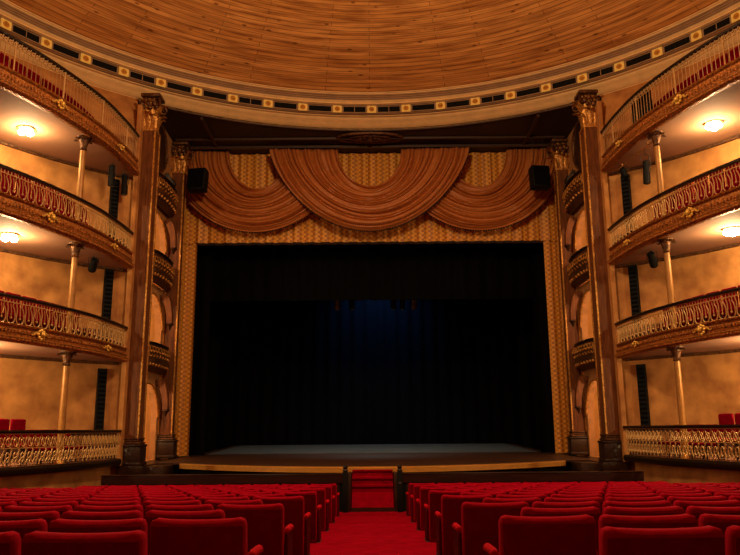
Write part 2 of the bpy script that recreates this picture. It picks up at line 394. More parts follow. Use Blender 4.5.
# proscenium soffit (outside the ring) with an oval rosette and trim
mb = MB(); rows = []
for j in range(49):
    x = -6.0 + 12.0 * j / 48; y0 = CR + math.sqrt((9.6 + RE) ** 2 - x * x)
    rows.append([(x, y0, 8.46), (x, y0 + 0.05, 8.42), (x, 21.4, 8.34), (x, 21.4, 8.7)])
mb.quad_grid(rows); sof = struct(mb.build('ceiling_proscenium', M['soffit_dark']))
mb = MB()
mb.box(-5.7, 5.7, 20.55, 20.63, 8.28, 8.36); mb.box(-5.7, 5.7, 20.0, 20.05, 8.32, 8.38)
for x in (-4.6, 4.6): mb.box(x - 0.03, x + 0.04, CR + math.sqrt((9.7 + RE) ** 2 - x * x), 20.6, 8.32, 8.42)
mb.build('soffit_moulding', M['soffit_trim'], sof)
mb = MB(); pts = [(0.95 * math.cos(2 * PI * k / 40), 20.0 + 0.34 * math.sin(2 * PI * k / 40), 8.36) for k in range(40)]
mb.tube(pts, 0.045, 6, closed=True)
pts = [(0.6 * math.cos(2 * PI * k / 32), 20.0 + 0.2 * math.sin(2 * PI * k / 32), 8.34) for k in range(32)]
mb.tube(pts, 0.04, 6, closed=True)
for k in range(12):
    a = 2 * PI * k / 12; mb.ball((0.32 * math.cos(a), 20 + 0.11 * math.sin(a), 8.33), 0.07, 6)
mb.ball((0, 20, 8.32), 0.1, 8)
mb.build('oval_rosette', M['bronze'], sof)

# ---------------------------------------------------------------- proscenium side walls with arched openings and little rooms
TIERS = [(-0.75, 1.35), (1.55, 3.72), (3.85, 5.95), (5.95, 8.4)]
PX = 5.82
def side_wall(sg, nm):
    mb = MB(); X = sg * PX; Y0, Y1 = 17.62, 21.3; ya, yb = 18.2, 19.98; yc = (ya + yb) / 2; R_ = (yb - ya) / 2
    def P(y, z, d=0): return (X + sg * d, y, z)
    for z0, z1 in TIERS[:3]:
        zt = z1 - 0.15; zs = zt - R_ * 0.95
        for d in (0, 0.16):
            mb.face([P(Y0, z0, d), P(ya, z0, d), P(ya, z1, d), P(Y0, z1, d)])
            mb.face([P(yb, z0, d), P(Y1, z0, d), P(Y1, z1, d), P(yb, z1, d)])
            K = 16
            for k in range(K):
                a, b = PI * k / K, PI * (k + 1) / K
                pa = (yc - R_ * math.cos(a), zs + R_ * 0.95 * math.sin(a)); pb = (yc - R_ * math.cos(b), zs + R_ * 0.95 * math.sin(b))
                mb.face([P(*pa, d), P(*pb, d), P(pb[0], z1, d), P(pa[0], z1, d)])
        line = [(ya, z0)] + [(yc - R_ * math.cos(PI * k / 16), zs + R_ * 0.95 * math.sin(PI * k / 16)) for k in range(17)] + [(yb, z0)]
        mb.quad_grid([[P(y, z, 0), P(y, z, 0.16)] for y, z in line])
    for z0, z1 in ((-1.9, -0.75), (1.35, 1.55), (3.72, 3.85), (5.95, 8.5)):
        mb.box(min(X, X + sg * 0.16), max(X, X + sg * 0.16), Y0, Y1, z0, z1)
    w_ = struct(mb.build('wall_%s_proscenium' % nm, M['plaster_arch'], smooth=False))
    mb = MB()   # room behind
    for x0, x1 in ((6.9, 7.0),): mb.box(min(sg * x0, sg * x1), max(sg * x0, sg * x1), 17.7, 20.6, -0.9, 6.1)
    mb.box(min(sg * 6.0, sg * 6.9), max(sg * 6.0, sg * 6.9), 20.5, 20.6, -0.9, 6.1)
    mb.box(min(sg * 6.0, sg * 6.9), max(sg * 6.0, sg * 6.9), 17.7, 17.8, -0.9, 6.1)
    for z in (-0.8, 1.45, 3.78, 5.98): mb.box(min(sg * 5.99, sg * 6.9), max(sg * 5.99, sg * 6.9), 17.8, 20.5, z - 0.05, z + 0.05)
    struct(mb.build('wall_%s_box' % nm, M['room_wall'], smooth=False))
    # arch mouldings
    for z0, z1 in TIERS[:3]:
        zt = z1 - 0.15; zs = zt - R_ * 0.95
        mb = MB(); mb.tube([P(yc - (R_ + .03) * math.cos(PI * k / 16), zs + R_ * 0.98 * math.sin(PI * k / 16), -0.01) for k in range(17)], 0.035, 6)
        mb.build('arch_moulding', M['gold'], w_)
    return w_
for sg, nm in ((-1, 'left'), (1, 'right')): side_wall(sg, nm)
for sg in (-1, 1):
    for z, e in ((0.9, 85), (3.2, 85), (5.5, 80)):
        lamp('box_room_light', 'POINT', (sg * 6.45, 18.6, z), e, WARM, 0.06)

# ---------------------------------------------------------------- pilasters
def leaf_mb(mb, c, ang, h, w_, out, z0, tip=0.35):
    ca, sa = math.cos(ang), math.sin(ang); rows = []
    for i in range(7):
        t = i / 6; ww = w_ * math.sin(PI * (0.18 + 0.74 * t)) ; d = out * (t ** 1.6) + (0.05 if t > 0.8 else 0)
        z = z0 + h * math.sin(min(t, 0.86) / 0.86 * PI / 2) - (h * tip * (t - 0.8) if t > 0.8 else 0)
        row = []
        for j in range(5):
            u = (j - 2) / 2; x = u * ww / 2 * (1 + 0.12 * math.sin(i * 2.6)); dd = d - 0.03 * u * u
            row.append((c[0] + ca * dd - sa * x, c[1] + sa * dd + ca * x, z))
        rows.append(row)
    mb.quad_grid(rows)
    rows2 = [[(p[0] - ca * 0.015, p[1] - sa * 0.015, p[2] - 0.01) for p in r] for r in rows]
    mb.quad_grid(rows2)
def volute(mb, c, ang, r, tw=1.6):
    ca, sa = math.cos(ang), math.sin(ang); pts = []
    for i in range(22):
        t = i / 21; a = PI * 0.9 - 2 * PI * tw * t; rr = r * (1 - 0.8 * t)
        u = r * 0.6 + rr * math.cos(a); z = rr * math.sin(a)
        pts.append((c[0] + ca * u, c[1] + sa * u, c[2] + z))
    mb.tube(pts, [0.035 * (1 - 0.5 * i / 21) for i in range(22)], 5)
def pilaster(sg, x0, x1, y0, y1, zb, zt, caph, label):
    cx, cy = sg * (x0 + x1) / 2, (y0 + y1) / 2; hw, hd = (x1 - x0) / 2, (y1 - y0) / 2
    t = thing('pilaster', label, 'pilaster', (cx, cy, zb))
    mb = MB()
    def blk(e, z0, z1, bev=0.015): mb.box(cx - hw - (e if sg > 0 else 0), cx + hw + (e if sg < 0 else 0), cy - hd - e, cy + hd + e * 0.0, z0, z1, bev=bev)
    blk(0.09, zb, zb + 0.42); blk(0.12, zb + 0.0, zb + 0.07); blk(0.115, zb + 0.42, zb + 0.47)
    mb.build('pedestal', M['base_dark'], t)
    mb = MB(); blk(0.07, zb + 0.47, zb + 0.53, 0.025); blk(0.035, zb + 0.53, zb + 0.58, 0.02); blk(0.055, zb + 0.58, zb + 0.62, 0.02)
    mb.build('moulded_base', M['bronze'], t)
    zs0, zs1 = zb + 0.62, zt - caph
    mb = MB(); mb.box(cx - hw, cx + hw, cy - hd, cy + hd, zs0, zs1)
    for k in (-1, 1):   # raised flutes on the front and inner faces
        mb.box(cx + k * hw * 0.45 - 0.02, cx + k * hw * 0.45 + 0.02, cy - hd - 0.012, cy - hd, zs0 + 0.1, zs1 - 0.1)
    mb.build('shaft', M['shaft'], t, smooth=False)
    mb = MB()
    for xx in (cx - sg * 0 - hw, cx + hw):
        mb.box(xx - 0.022, xx + 0.022, cy - hd - 0.025, cy - hd + 0.02, zs0, zs1, bev=0.008, seg=1)
    mb.box(cx - sg * hw - 0.022, cx - sg * hw + 0.022, cy + hd - 0.03, cy + hd + 0.02, zs0, zs1, bev=0.008, seg=1)
    mb.build('gilt_edge', M['gold'], t)
    mb = MB()
    z = zs1
    mb.box(cx - hw - 0.03, cx + hw + 0.03, cy - hd - 0.03, cy + hd + 0.03, z, z + 0.05, bev=0.02)
    mb.box(cx - hw + 0.02, cx + hw - 0.02, cy - hd + 0.02, cy + hd - 0.02, z + 0.05, zt - 0.1)
    for row, (hz, zz, o) in enumerate(((caph * 0.42, z + 0.05, 0.17), (caph * 0.5, z + 0.30, 0.24))):
        for ang, ww, dd in ((-PI / 2, hw, hd), (PI / 2 * (1 + sg), hd, hw), (PI / 2 * (1 - sg), hd, hw)):
            if round(math.cos(ang)) == sg: continue
            for k in (-1, 0, 1) if row == 0 else (-0.5, 0.5):
                ox = -math.sin(ang) * k * ww * 0.62; oy = math.cos(ang) * k * ww * 0.62
                leaf_mb(mb, (cx + math.cos(ang) * dd * 0.9 + ox, cy + math.sin(ang) * dd * 0.9 + oy), ang, hz * (1 + 0.12 * math.sin(k * 5 + row)), 0.2, o * (1 + 0.2 * math.cos(k * 4)), zz)
    mb.build('acanthus_leaves', M['gold'], t)
    mb = MB()
    for ax in (-sg,):
        for ay in (-1, 1):
            volute(mb, (cx + ax * hw * 0.8, cy + ay * hd * 0.8, zt - 0.26), math.atan2(ay, ax), 0.15)
    mb.box(cx - hw - (0.1 if sg > 0 else 0), cx + hw + (0.1 if sg < 0 else 0), cy - hd - 0.1, cy + hd, zt - 0.09, zt, bev=0.02)
    for k in range(9): mb.ball((cx + (k - 4) * hw * 0.27, cy - hd - 0.08, zt - 0.2 - 0.09 * (k % 3)), 0.055 + 0.015 * (k % 2), 6)
    mb.build('volutes', M['bronze'], t)
for sg, sd in ((-1, 'left'), (1, 'right')):
    pilaster(sg, 5.42, 5.81, 17.21, 17.60, -0.77, 8.42, 1.0, 'tall brown gilt-edged pilaster at the %s end of the balconies, nearest the seats' % sd)
    pilaster(sg, 5.44, 5.80, 20.15, 20.45, -0.71, 8.32, 0.95, 'tall brown pilaster beside the %s edge of the gold stage curtain' % sd)
    # plinth under them
    mb = MB(); mb.box(*sorted((sg * 5.24, sg * 5.81)), 17.05, 20.9, -0.95, -0.775, bev=0.01); mb.box(*sorted((sg * 4.82, sg * 5.28)), 17.3, 18.2, -1.6, -0.80, bev=0.01)
    tag(mb.build('pilaster_plinth', M['base_dark'], base=(sg * 5.6, 18.9, -0.95)), 'long dark stone plinth under the two %s pilasters' % sd, 'plinth')
    mb = MB(); mb.box(*sorted((sg * 5.3, sg * 5.8)), 17.12, 20.9, -1.9, -0.955)
    struct(mb.build('wall_%s_stage_end' % sd, M['plaster_arch'], smooth=False))
    mb = MB(); x0, x1 = sorted((sg * 5.72, sg * 5.84)); mb.box(x0, x1, 17.0, 17.2, -0.77, 8.05, bev=0.02)
    struct(mb.build('trim_2' if sg < 0 else 'trim_3', M['plaster'], smooth=False))

# ---------------------------------------------------------------- niche balconies, hoods, oval mirrors
for sg, sd in ((-1, 'left'), (1, 'right')):
    for tier, (z0, z1, wd) in enumerate(((1.5, 2.22, 'lowest'), (3.82, 4.6, 'middle'), (5.95, 6.7, 'highest'))):
        yc = 19.1; t = thing('box_balcony', '%s small carved balcony between the two %s pilasters' % (wd, sd), 'balcony', (sg * PX, yc, z0), group='carved proscenium balconies')
        prof = [(0.10, z0), (0.22, z0 + 0.1), (0.36, z0 + 0.2), (0.36, z0 + 0.26), (0.30, z0 + 0.28), (0.34, z0 + 0.42), (0.31, z0 + 0.6), (0.29, z1 - 0.05)]
        mb = MB(); rows = []
        for d, z in prof:
            row = []
            for k in range(17):
                a = PI * k / 16; row.append((sg * (PX - d * (0.35 + 0.65 * math.sin(a) ** 0.5) if 0 < k < 16 else PX), yc - 0.92 * math.cos(a), z))
            rows.append(row)
        mb.quad_grid(rows); mb.build('carved_front', M['bronze'], t)
        mb = MB()
        for k in range(1, 12):
            a = PI * k / 12; x = sg * (PX - 0.33 * (0.35 + 0.65 * math.sin(a) ** 0.5)); y = yc - 0.92 * math.cos(a)
            mb.tube([(x - sg * 0.03 * math.cos(q * 0.9), y + 0.07 * math.cos(q), z0 + 0.48 + 0.13 * math.sin(q)) for q in [i * 0.7 for i in range(9)]], 0.018, 5)
            mb.ball((x, y, z0 + 0.48), 0.035, 6)
            mb.ball((x + sg * 0.02, y, z0 + 0.16), 0.045, 6)
        mb.build('scroll_relief', M['gold'], t)
        mb = MB(); rows = []
        for d, z in ((0.26, z1 - 0.05), (0.33, z1 - 0.05), (0.34, z1), (0.26, z1)):
            rows.append([(sg * (PX - d * (0.35 + 0.65 * math.sin(PI * k / 16) ** 0.5)) if 0 < k < 16 else sg * PX, yc - 0.94 * math.cos(PI * k / 16), z) for k in range(17)])
        mb.quad_grid(rows, closed_u=True); mb.build('top_rail', M['rail_dark'], t)
    # hanging hoods with pendants under each balcony
    for wd, zt in (('lowest', 1.5), ('middle', 3.82), ('highest', 5.95)):
        yy = 19.75; t = thing('arch_bracket', 'curved carved bracket with a pendant, under the %s small %s balcony' % (wd, sd), 'bracket', (sg * PX, yy, zt), group='pendant brackets')
        rows = []
        for i in range(13):
            a = i / 12 * PI / 2
            cx_ = PX - 0.04 - 0.26 * math.sin(a); cz_ = zt - 0.16 - 0.78 * (1 - math.cos(a)) ; hw_ = 0.09 - 0.02 * i / 12
            nx_, nz_ = math.cos(a) * 0.0 + 1.0, 0.55 * math.cos(a)
            rows.append([(sg * (cx_ + u * hw_ * nx_ * -1), yy + v * 0.09, cz_ + u * hw_ * nz_) for u, v in ((-1, -1), (-1, 1), (1, 1), (1, -1))])
        mb = MB(); vs = mb.quad_grid(rows, closed_v=True); mb.bm.faces.new(vs[0]); mb.bm.faces.new(vs[-1])
        mb.build('curved_arm', M['shaft'], t)
        mb = MB(); mb.lathe([(0.09, 0.02), (0.11, -0.03), (0.08, -0.06), (0.05, -0.1), (0.012, -0.19)], (sg * (PX - 0.30), yy, zt - 0.94), n=10)
        mb.build('pendant', M['base_dark'], t)
    # ground-level lattice and oval mirror
    t = thing('oval_mirror', 'dark oval framed mirror high between the %s pilasters' % sd, 'mirror', (sg * PX, 18.7, 7.62), group='oval mirrors')
    mb = MB(); mb.tube([(sg * (PX - 0.08), 18.75 + 0.62 * math.cos(a), 7.6 + 0.62 * math.sin(a)) for a in [2 * PI * k / 32 for k in range(32)]], 0.05, 6, closed=True)
    mb.build('frame', M['bronze'], t)
    mb = MB(); mb.face([(sg * (PX - 0.06), 18.75 + 0.6 * math.cos(a), 7.6 + 0.6 * math.sin(a)) for a in [2 * PI * k / 32 for k in range(32)]]); mb.build('glass', M['base_dark'], t)
    t = thing('carved_crest', 'dark carved scroll crest with gilt leaves above the highest small %s balcony' % sd, 'ornament', (sg * PX, 19.6, 6.9))
    mb = MB()
    for k in range(3):
        mb.tube([(sg * (PX - 0.12 - 0.10 * math.sin(i * 0.5)), 19.9 - 0.11 * k - 0.045 * i * 0.7, 7.05 - 0.1 * k - 0.16 * math.sin(i * 0.45)) for i in range(10)], 0.06, 6)
    mb.build('scroll', M['iron'], t)
    mb = MB()
    for k in range(6): leaf_mb(mb, (sg * (PX - 0.02), 19.3 + 0.12 * k), PI / 2 * (1 + sg), 0.3, 0.16, 0.14, 6.62)
    mb.build('leaves', M['gold'], t)

# ---------------------------------------------------------------- balconies
def ring_pts(cx, cz, rx, rz, n=10, a0=0, a1=2 * PI): return [(cx + rx * math.cos(a0 + (a1 - a0) * i / n), 0, cz + rz * math.sin(a0 + (a1 - a0) * i / n)) for i in range(n + 1)]
def tear_element(h=0.39):
    mb = MB()
    pts = [(-0.105, 0, 0.0), (-0.098, 0, -0.05), (-0.078, 0, -0.11), (-0.078, 0, -0.17), (-0.085, 0, -0.23)]
    for i in range(9):
        a = PI + PI * i / 8; pts.append((0.0 + 0.085 * math.cos(a), 0, -(h - 0.095) + 0.085 * math.sin(a)))
    pts += [(0.085, 0, -0.20), (0.060, 0, -0.12), (0.028, 0, -0.07), (0.032, 0, -0.02), (0.06, 0, -0.005)]
    mb.tube(pts, 0.0115, 5)
    mb.tube([(-0.03, 0, -0.03), (-0.012, 0, -0.10), (0.0, 0, -0.17), (0.0, 0, -h + 0.1)], 0.008, 4); mb.ball((0.0, 0, -h + 0.11), 0.022, 6)
    return mb
def bead_element():
    mb = MB(); mb.tube(ring_pts(0, -0.045, 0.034, 0.035, 8, PI * 0.05, PI * 0.95), 0.009, 4); mb.tube([(-0.038, 0, -0.01), (-0.038, 0, -0.09)], 0.009, 4)
    return mb
def bar_element(h):
    mb = MB(); mb.tube([(0, 0, -0.13), (0, 0, -h)], 0.007, 4); mb.ball((0, 0, -h * 0.62), 0.014, 6)
    mb.tube([(-0.05 + 0.1 * i / 8, 0, -0.115 + 0.1 * i / 8 + 0.025 * math.sin(i * PI / 4)) for i in range(9)], 0.017, 5)
    return mb
def lattice_element(h):
    mb = MB()
    q = h / 2
    mb.tube(ring_pts(0, -q * 0.52, 0.055, 0.075, 10), 0.0105, 4)
    mb.tube([(-0.085 + 0.17 * i / 8, 0, -0.02 - (q - 0.04) * i / 8 + 0.03 * math.sin(i * PI / 4)) for i in range(9)], 0.0105, 4)
    mb.tube([(0.085 - 0.17 * i / 8, 0, -q - 0.01 - (q - 0.03) * i / 8 - 0.03 * math.sin(i * PI / 4)) for i in range(9)], 0.0105, 4)
    mb.tube(ring_pts(0.0, -q * 1.45, 0.04, 0.085, 10), 0.0105, 4)
    mb.tube([(0.085, 0, -q * 0.2), (0.05, 0, -q * 0.5), (0.085, 0, -q * 0.8)], 0.0105, 4)
    mb.tube([(0.085, 0, -q * 1.2), (0.05, 0, -q * 1.5), (0.085, 0, -q * 1.85)], 0.0105, 4)
    mb.ball((0.085, 0, -q), 0.016, 6)
    return mb
PROTO = {}
LV = {'ground': (0.03, -0.60), 'first': (2.40, 1.59), 'second': (4.70, 3.82), 'third': (7.20, 6.16)}
NAMES = {'ground': 'ground-level box balustrade with pale scrollwork lattice', 'first': 'first balcony with gilt teardrop railing', 'second': 'second balcony with gilt teardrop railing', 'third': 'topmost balcony with thin upright bars'}
def place_line(t, mb_fn, name, m, sg, pitch, z, off, key, ymin=10.6):
    e = s_of_y(ymin); n = int(e / pitch); first_ = key not in PROTO
    for k in range(n):
        (p, nn) = at_s(sg, pitch * (k + 0.5), off)
        rz = math.atan2(-nn[0], nn[1]) + PI / 2 + PI / 2
        rz = math.atan2(nn[1], nn[0]) + PI / 2
        if key not in PROTO:
            o = mb_fn().build(name, m, t, local=True); PROTO[key] = o
            o.location = (Vector((p[0], p[1], z)) - Vector(t['_o'])) * S; o.rotation_euler = (0, 0, rz)
        else: copy_part(PROTO[key], t, (p[0], p[1], z), rz)
for sg, sd in ((-1, 'left'), (1, 'right')):
    for lv in ('ground', 'first', 'second', 'third'):
        zr, zs = LV[lv]; c, _ = at_s(sg, 3.2)
        t = thing('balcony', '%s on the %s side' % (NAMES[lv], sd), 'balcony', (c[0], c[1], zs), group=None)
        F = FR[sg]
        mb = MB(); mb.sweep(F, [(-0.05, zr - 0.05), (-0.06, zr - 0.02), (-0.04, zr + 0.005), (0.04, zr + 0.005), (0.06, zr - 0.02), (0.05, zr - 0.05)]); mb.build('handrail', M['rail_dark'], t)
        # slab between the rail line and the wall
        mb = MB(); rows = []
        zb = zs if lv != 'ground' else -0.74
        zf = zb + 0.13
        for i, (p, nn) in enumerate(F):
            wy = 17.2 + (9.2 - 17.2) * i / (len(F) - 1); wx = sg * (wall_x(wy) - 0.0)
            rows.append([(p[0], p[1], zb), (wx, wy, zb), (wx, wy, zf), (p[0], p[1], zf)])
        vs = mb.quad_grid(rows, closed_v=True); mb.bm.faces.new(vs[0]); mb.bm.faces.new(vs[-1])
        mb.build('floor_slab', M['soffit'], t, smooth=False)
        if lv == 'ground':
            mb = MB(); mb.sweep(F, [(-0.03, -0.745), (0.06, -0.745), (0.09, -0.70), (0.09, -0.64), (0.05, -0.60), (-0.03, -0.60)]); mb.build('edge_moulding', M['rail_dark'], t)
            mb = MB(); mb.sweep(F, [(-0.012, -0.285), (0.012, -0.285), (0.012, -0.27), (-0.012, -0.27)])
            mb.sweep(F, [(-0.012, -0.04), (0.012, -0.04), (0.012, -0.02), (-0.012, -0.02)]); mb.build('rail_bar', M['baluster'], t)
            place_line(t, lambda: lattice_element(0.56), 'scroll_panel', M['baluster'], sg, 0.17, -0.03, 0.0, 'lattice', 10.2)
        else:
            zl = zr - 0.50 if lv != 'third' else zr - 0.66    # bottom of the railing
            # carved gilt fascia with two mouldings
            mb = MB(); mb.sweep(F, [(-0.04, zl), (0.03, zl), (0.06, zl - 0.03), (0.05, zl - 0.04), (-0.01, zl - 0.05), (-0.01, zl - 0.085), (0.05, zl - 0.09), (0.06, (zl + zs) / 2 + 0.04), (0.04, zs + 0.16), (0.0, zs + 0.12), (-0.04, zs + 0.12)])
            e = s_of_y(10.6); k = 0.0
            while k < e:
                p, nn = at_s(sg, k, 0.055); mb.ball((p[0], p[1], (zl + zs) / 2 + 0.02), 0.028, 5, (1, 1, 1.3)); k += 0.075
            mb.build('carved_fascia', M['gold_band'], t)
            mb = MB(); mb.sweep(F, [(-0.06, zs - 0.02), (0.04, zs - 0.02), (0.10, zs + 0.02), (0.11, zs + 0.06), (0.05, zs + 0.10), (0.06, zs + 0.13), (0.0, zs + 0.15), (-0.06, zs + 0.15)])
            k = 0.0
            while k < e:
                p, nn = at_s(sg, k, 0.095); mb.ball((p[0], p[1], zs + 0.03), 0.03, 5); k += 0.085
            mb.build('lower_moulding', M['gold_band'], t)
            mb = MB(); mb.sweep(F, [(0.05, zl + 0.0), (0.075, zl - 0.01), (0.05, zl - 0.025)]); mb.sweep(F, [(0.095, zs + 0.075), (0.125, zs + 0.06), (0.095, zs + 0.045)]); mb.build('gilt_bead', M['gold'], t)
            if lv == 'third':
                place_line(t, lambda: bar_element(0.66), 'baluster', M['bar'], sg, 0.105, zr - 0.02, 0.0, 'bar', 10.6)
                mb = MB(); mb.sweep(F, [(-0.008, zr - 0.165), (0.008, zr - 0.165), (0.008, zr - 0.15), (-0.008, zr - 0.15)]); mb.build('rail_bar', M['baluster'], t)
                for y_ in (16.2, 14.9, 13.6, 12.4, 11.2):
                    p, nn = at_s(sg, s_of_y(y_)); mb = MB(); mb.tube([(p[0], p[1], zl), (p[0], p[1], zr - 0.03)], 0.016, 6); mb.build('post', M['baluster'], t)
            else:
                place_line(t, tear_element, 'scroll_baluster', M['baluster'], sg, 0.205, zr - 0.12, 0.0, 'tear', 10.4)
                mb = MB(); bm_ = bead_element(); src = [(v.co.copy()) for v in bm_.bm.verts]; fcs = [[v.index for v in f.verts] for f in bm_.bm.faces]
                bm_.bm.verts.index_update(); fcs = [[v.index for v in f.verts] for f in bm_.bm.faces]
                e = s_of_y(10.6); k = 0.04
                while k < e:
                    p, nn = at_s(sg, k); tx, ty = -nn[1], nn[0]
                    nv = [mb.bm.verts.new((p[0] + tx * c_.x + nn[0] * c_.y, p[1] + ty * c_.x + nn[1] * c_.y, zr - 0.03 + c_.z)) for c_ in src]
                    for f in fcs: mb.bm.faces.new([nv[i] for i in f])
                    k += 0.076
                bm_.bm.free(); mb.build('arcaded_border', M['baluster'], t)
                mb = MB(); mb.sweep(F, [(-0.01, zr - 0.13), (0.01, zr - 0.13), (0.01, zr - 0.115), (-0.01, zr - 0.115)]); mb.build('rail_bar', M['baluster'], t)
            # rosettes
            for y_, big in ((15.7, 0), (13.45, 1), (11.2, 1)):
                p, nn = at_s(sg, s_of_y(y_), 0.12); a = math.atan2(nn[1], nn[0]); r = 0.068 if big else 0.045
                mb = MB(); zc = (zl + zs) / 2 + 0.02
                mb.ball((p[0] + nn[0] * 0.02, p[1] + nn[1] * 0.02, zc), r * 0.75, 10)
                for k in range(8):
                    q = 2 * PI * k / 8; tx, ty = -nn[1], nn[0]; rr = r * 1.15
                    mb.ball((p[0] + tx * rr * math.cos(q) - nn[0] * .02, p[1] + ty * rr * math.cos(q) - nn[1] * .02, zc + rr * math.sin(q)), r * 0.48, 6)
                for k in (-1, 1):
                    mb.tube([(p[0] + tx * k * (r + 0.03 * i) - nn[0] * .03, p[1] + ty * k * (r + 0.03 * i) - nn[1] * .03, zc + 0.03 * math.sin(i)) for i in range(7)], [0.03 * (1 - i / 8) for i in range(7)], 5)
                mb.build('rosette', M['gold_bright'], t)
        # dark trim line where the soffit meets the wall
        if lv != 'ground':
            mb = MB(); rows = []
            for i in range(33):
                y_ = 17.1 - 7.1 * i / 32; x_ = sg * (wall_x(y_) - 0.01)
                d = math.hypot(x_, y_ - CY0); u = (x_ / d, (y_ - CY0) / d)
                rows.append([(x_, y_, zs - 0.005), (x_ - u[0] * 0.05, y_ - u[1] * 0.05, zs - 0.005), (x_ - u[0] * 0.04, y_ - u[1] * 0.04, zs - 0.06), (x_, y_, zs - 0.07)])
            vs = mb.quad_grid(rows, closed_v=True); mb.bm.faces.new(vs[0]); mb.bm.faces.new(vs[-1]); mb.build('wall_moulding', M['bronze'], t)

# ---------------------------------------------------------------- iron columns, soffit lamps, narrow wall panels
for sg, sd in ((-1, 'left'), (1, 'right')):
    for wd, zt, zb in (('topmost', 6.16, 3.95), ('second', 3.82, 1.72), ('first', 1.59, -0.61)):
        cx, cy = sg * 6.12, 14.62
        t = thing('column', 'slender gilt column holding up the %s balcony on the %s side' % (wd, sd), 'column', (cx, cy, zb), group=None)
        mb = MB(); mb.lathe([(0.10, 0), (0.10, 0.04), (0.07, 0.08), (0.06, 0.12)], (cx, cy, zb), 14); mb.build('base', M['gold'], t)
        mb = MB(); mb.lathe([(0.066, 0.12), (0.068, 0.5), (0.058, zt - zb - 0.22)], (cx, cy, zb), 14); mb.build('shaft', M['column_gilt'], t)
        mb = MB(); mb.lathe([(0.06, -0.3), (0.08, -0.28), (0.065, -0.25), (0.11, -0.08), (0.17, -0.04), (0.17, -0.001)], (cx, cy, zt), 12)
        for k in range(6): leaf_mb(mb, (cx + 0.04 * math.cos(k * PI / 3), cy + 0.04 * math.sin(k * PI / 3)), k * PI / 3, 0.22, 0.11, 0.14, zt - 0.27)
        mb.build('capital', M['bronze'], t)
    for wd, lx, ly, lz, e in (('topmost', 7.12, 14.1, 6.16, 190), ('second', 7.12, 13.85, 3.82, 190), ('first', 7.45, 13.2, 1.59, 330)):
        t = thing('ceiling_lamp', 'bright round lamp under the %s balcony on the %s side' % (wd, sd), 'lamp', (sg * lx, ly, lz), group='balcony lamps')
        mb = MB(); mb.lathe([(0.17, 0), (0.18, -0.02), (0.14, -0.035)], (sg * lx, ly, lz), 16); mb.build('rim', M['gold'], t)
        for bx, by in ((-0.09, 0.02), (0.07, -0.05), (0.05, 0.08)):
            mb = MB(); mb.ball((sg * lx + bx, ly + by, lz - 0.08), 0.075, 12, (1, 1, 0.8)); mb.build('bulb', M['bulb'], t)
        lamp('balcony_lamp_light', 'POINT', (sg * lx, ly, lz - 0.30), e * 1.0, (1, 0.70, 0.33), 0.05)
    for wd, z0, z1 in (('ground-level', -0.05, 1.42), ('first-balcony', 2.0, 3.76), ('second-balcony', 4.3, 6.0)):
        cx, cy = sg * 6.22, 16.84; a = math.atan2(cy - CY0, cx)
        t = thing('wall_panel', 'tall narrow black slatted panel on the %s wall, seen above the %s rail' % (sd, wd), 'panel', (cx, cy, z0), group='narrow black wall panels')
        mt = Matrix.Translation((cx, cy, 0)) @ Matrix.Rotation(a + PI / 2, 4, 'Z')
        mb = MB(); mb.box(-0.10, 0.10, -0.0, 0.07, z0, z1, mtx=mt); mb.build('box', M['black'], t, smooth=False)
        mb = MB()
        for k in range(int((z1 - z0) / 0.1)): mb.box(-0.08, 0.08, 0.07, 0.08, z0 + 0.03 + k * 0.1, z0 + 0.09 + k * 0.1, mtx=mt)
        mb.build('slats', M['drape_black'], t, smooth=False)

# ---------------------------------------------------------------- balcony chairs
def balcony_chair(label):
    t = thing('balcony_chair', label, 'chair')
    mb = MB(); mb.box(-0.19, 0.19, -0.18, 0.2, 0.30, 0.37, bev=0.025); mb.build('seat', M['balcony_red'], t, local=True)
    mb = MB(); mb.box(-0.19, 0.19, -0.25, -0.19, 0.36, 0.80, bev=0.03); mb.build('backrest', M['balcony_red'], t, local=True)
    for x in (-0.16, 0.16):
        for y in (-0.17, 0.16):
            mb = MB(); mb.tube([(x, y, 0), (x, y, 0.31)], [0.012, 0.018], 6); mb.build('leg', M['rail_dark'], t, local=True)
    return t
bc0 = None
ORD = ['nearest the proscenium', 'second from the proscenium', 'third from the proscenium', 'fourth from the proscenium', 'fifth from the proscenium', 'sixth from the proscenium', 'seventh from the proscenium', 'eighth from the proscenium', 'ninth from the proscenium']
for sg, sd in ((-1, 'left'), (1, 'right')):
    for lv, zf in (('ground', -0.61), ('first', 1.72), ('second', 3.95), ('third', 6.29)):
        for k in range(9):
            s_ = s_of_y(15.75) + 0.45 * k
            p, nn = at_s(sg, s_, -0.5); 
            rz = math.atan2(nn[1], nn[0]) - PI / 2
            lab = 'red plush chair behind the %s rail on the %s side, %s' % ({'ground': 'ground-level lattice', 'first': 'first balcony', 'second': 'second balcony', 'third': 'topmost balcony'}[lv], sd, ORD[k])
            if bc0 is None: bc0 = o = balcony_chair(lab)
            else: o = copy_tree(bc0); o['label'] = lab
            o['group'] = 'red chairs in the balconies'
            put(o, (p[0], p[1], zf), rz)
            o.scale = (1, 1, {'ground': 0.82 if k < 4 else 1.07, 'third': 1.18, 'second': 1.28, 'first': 1.12}[lv])

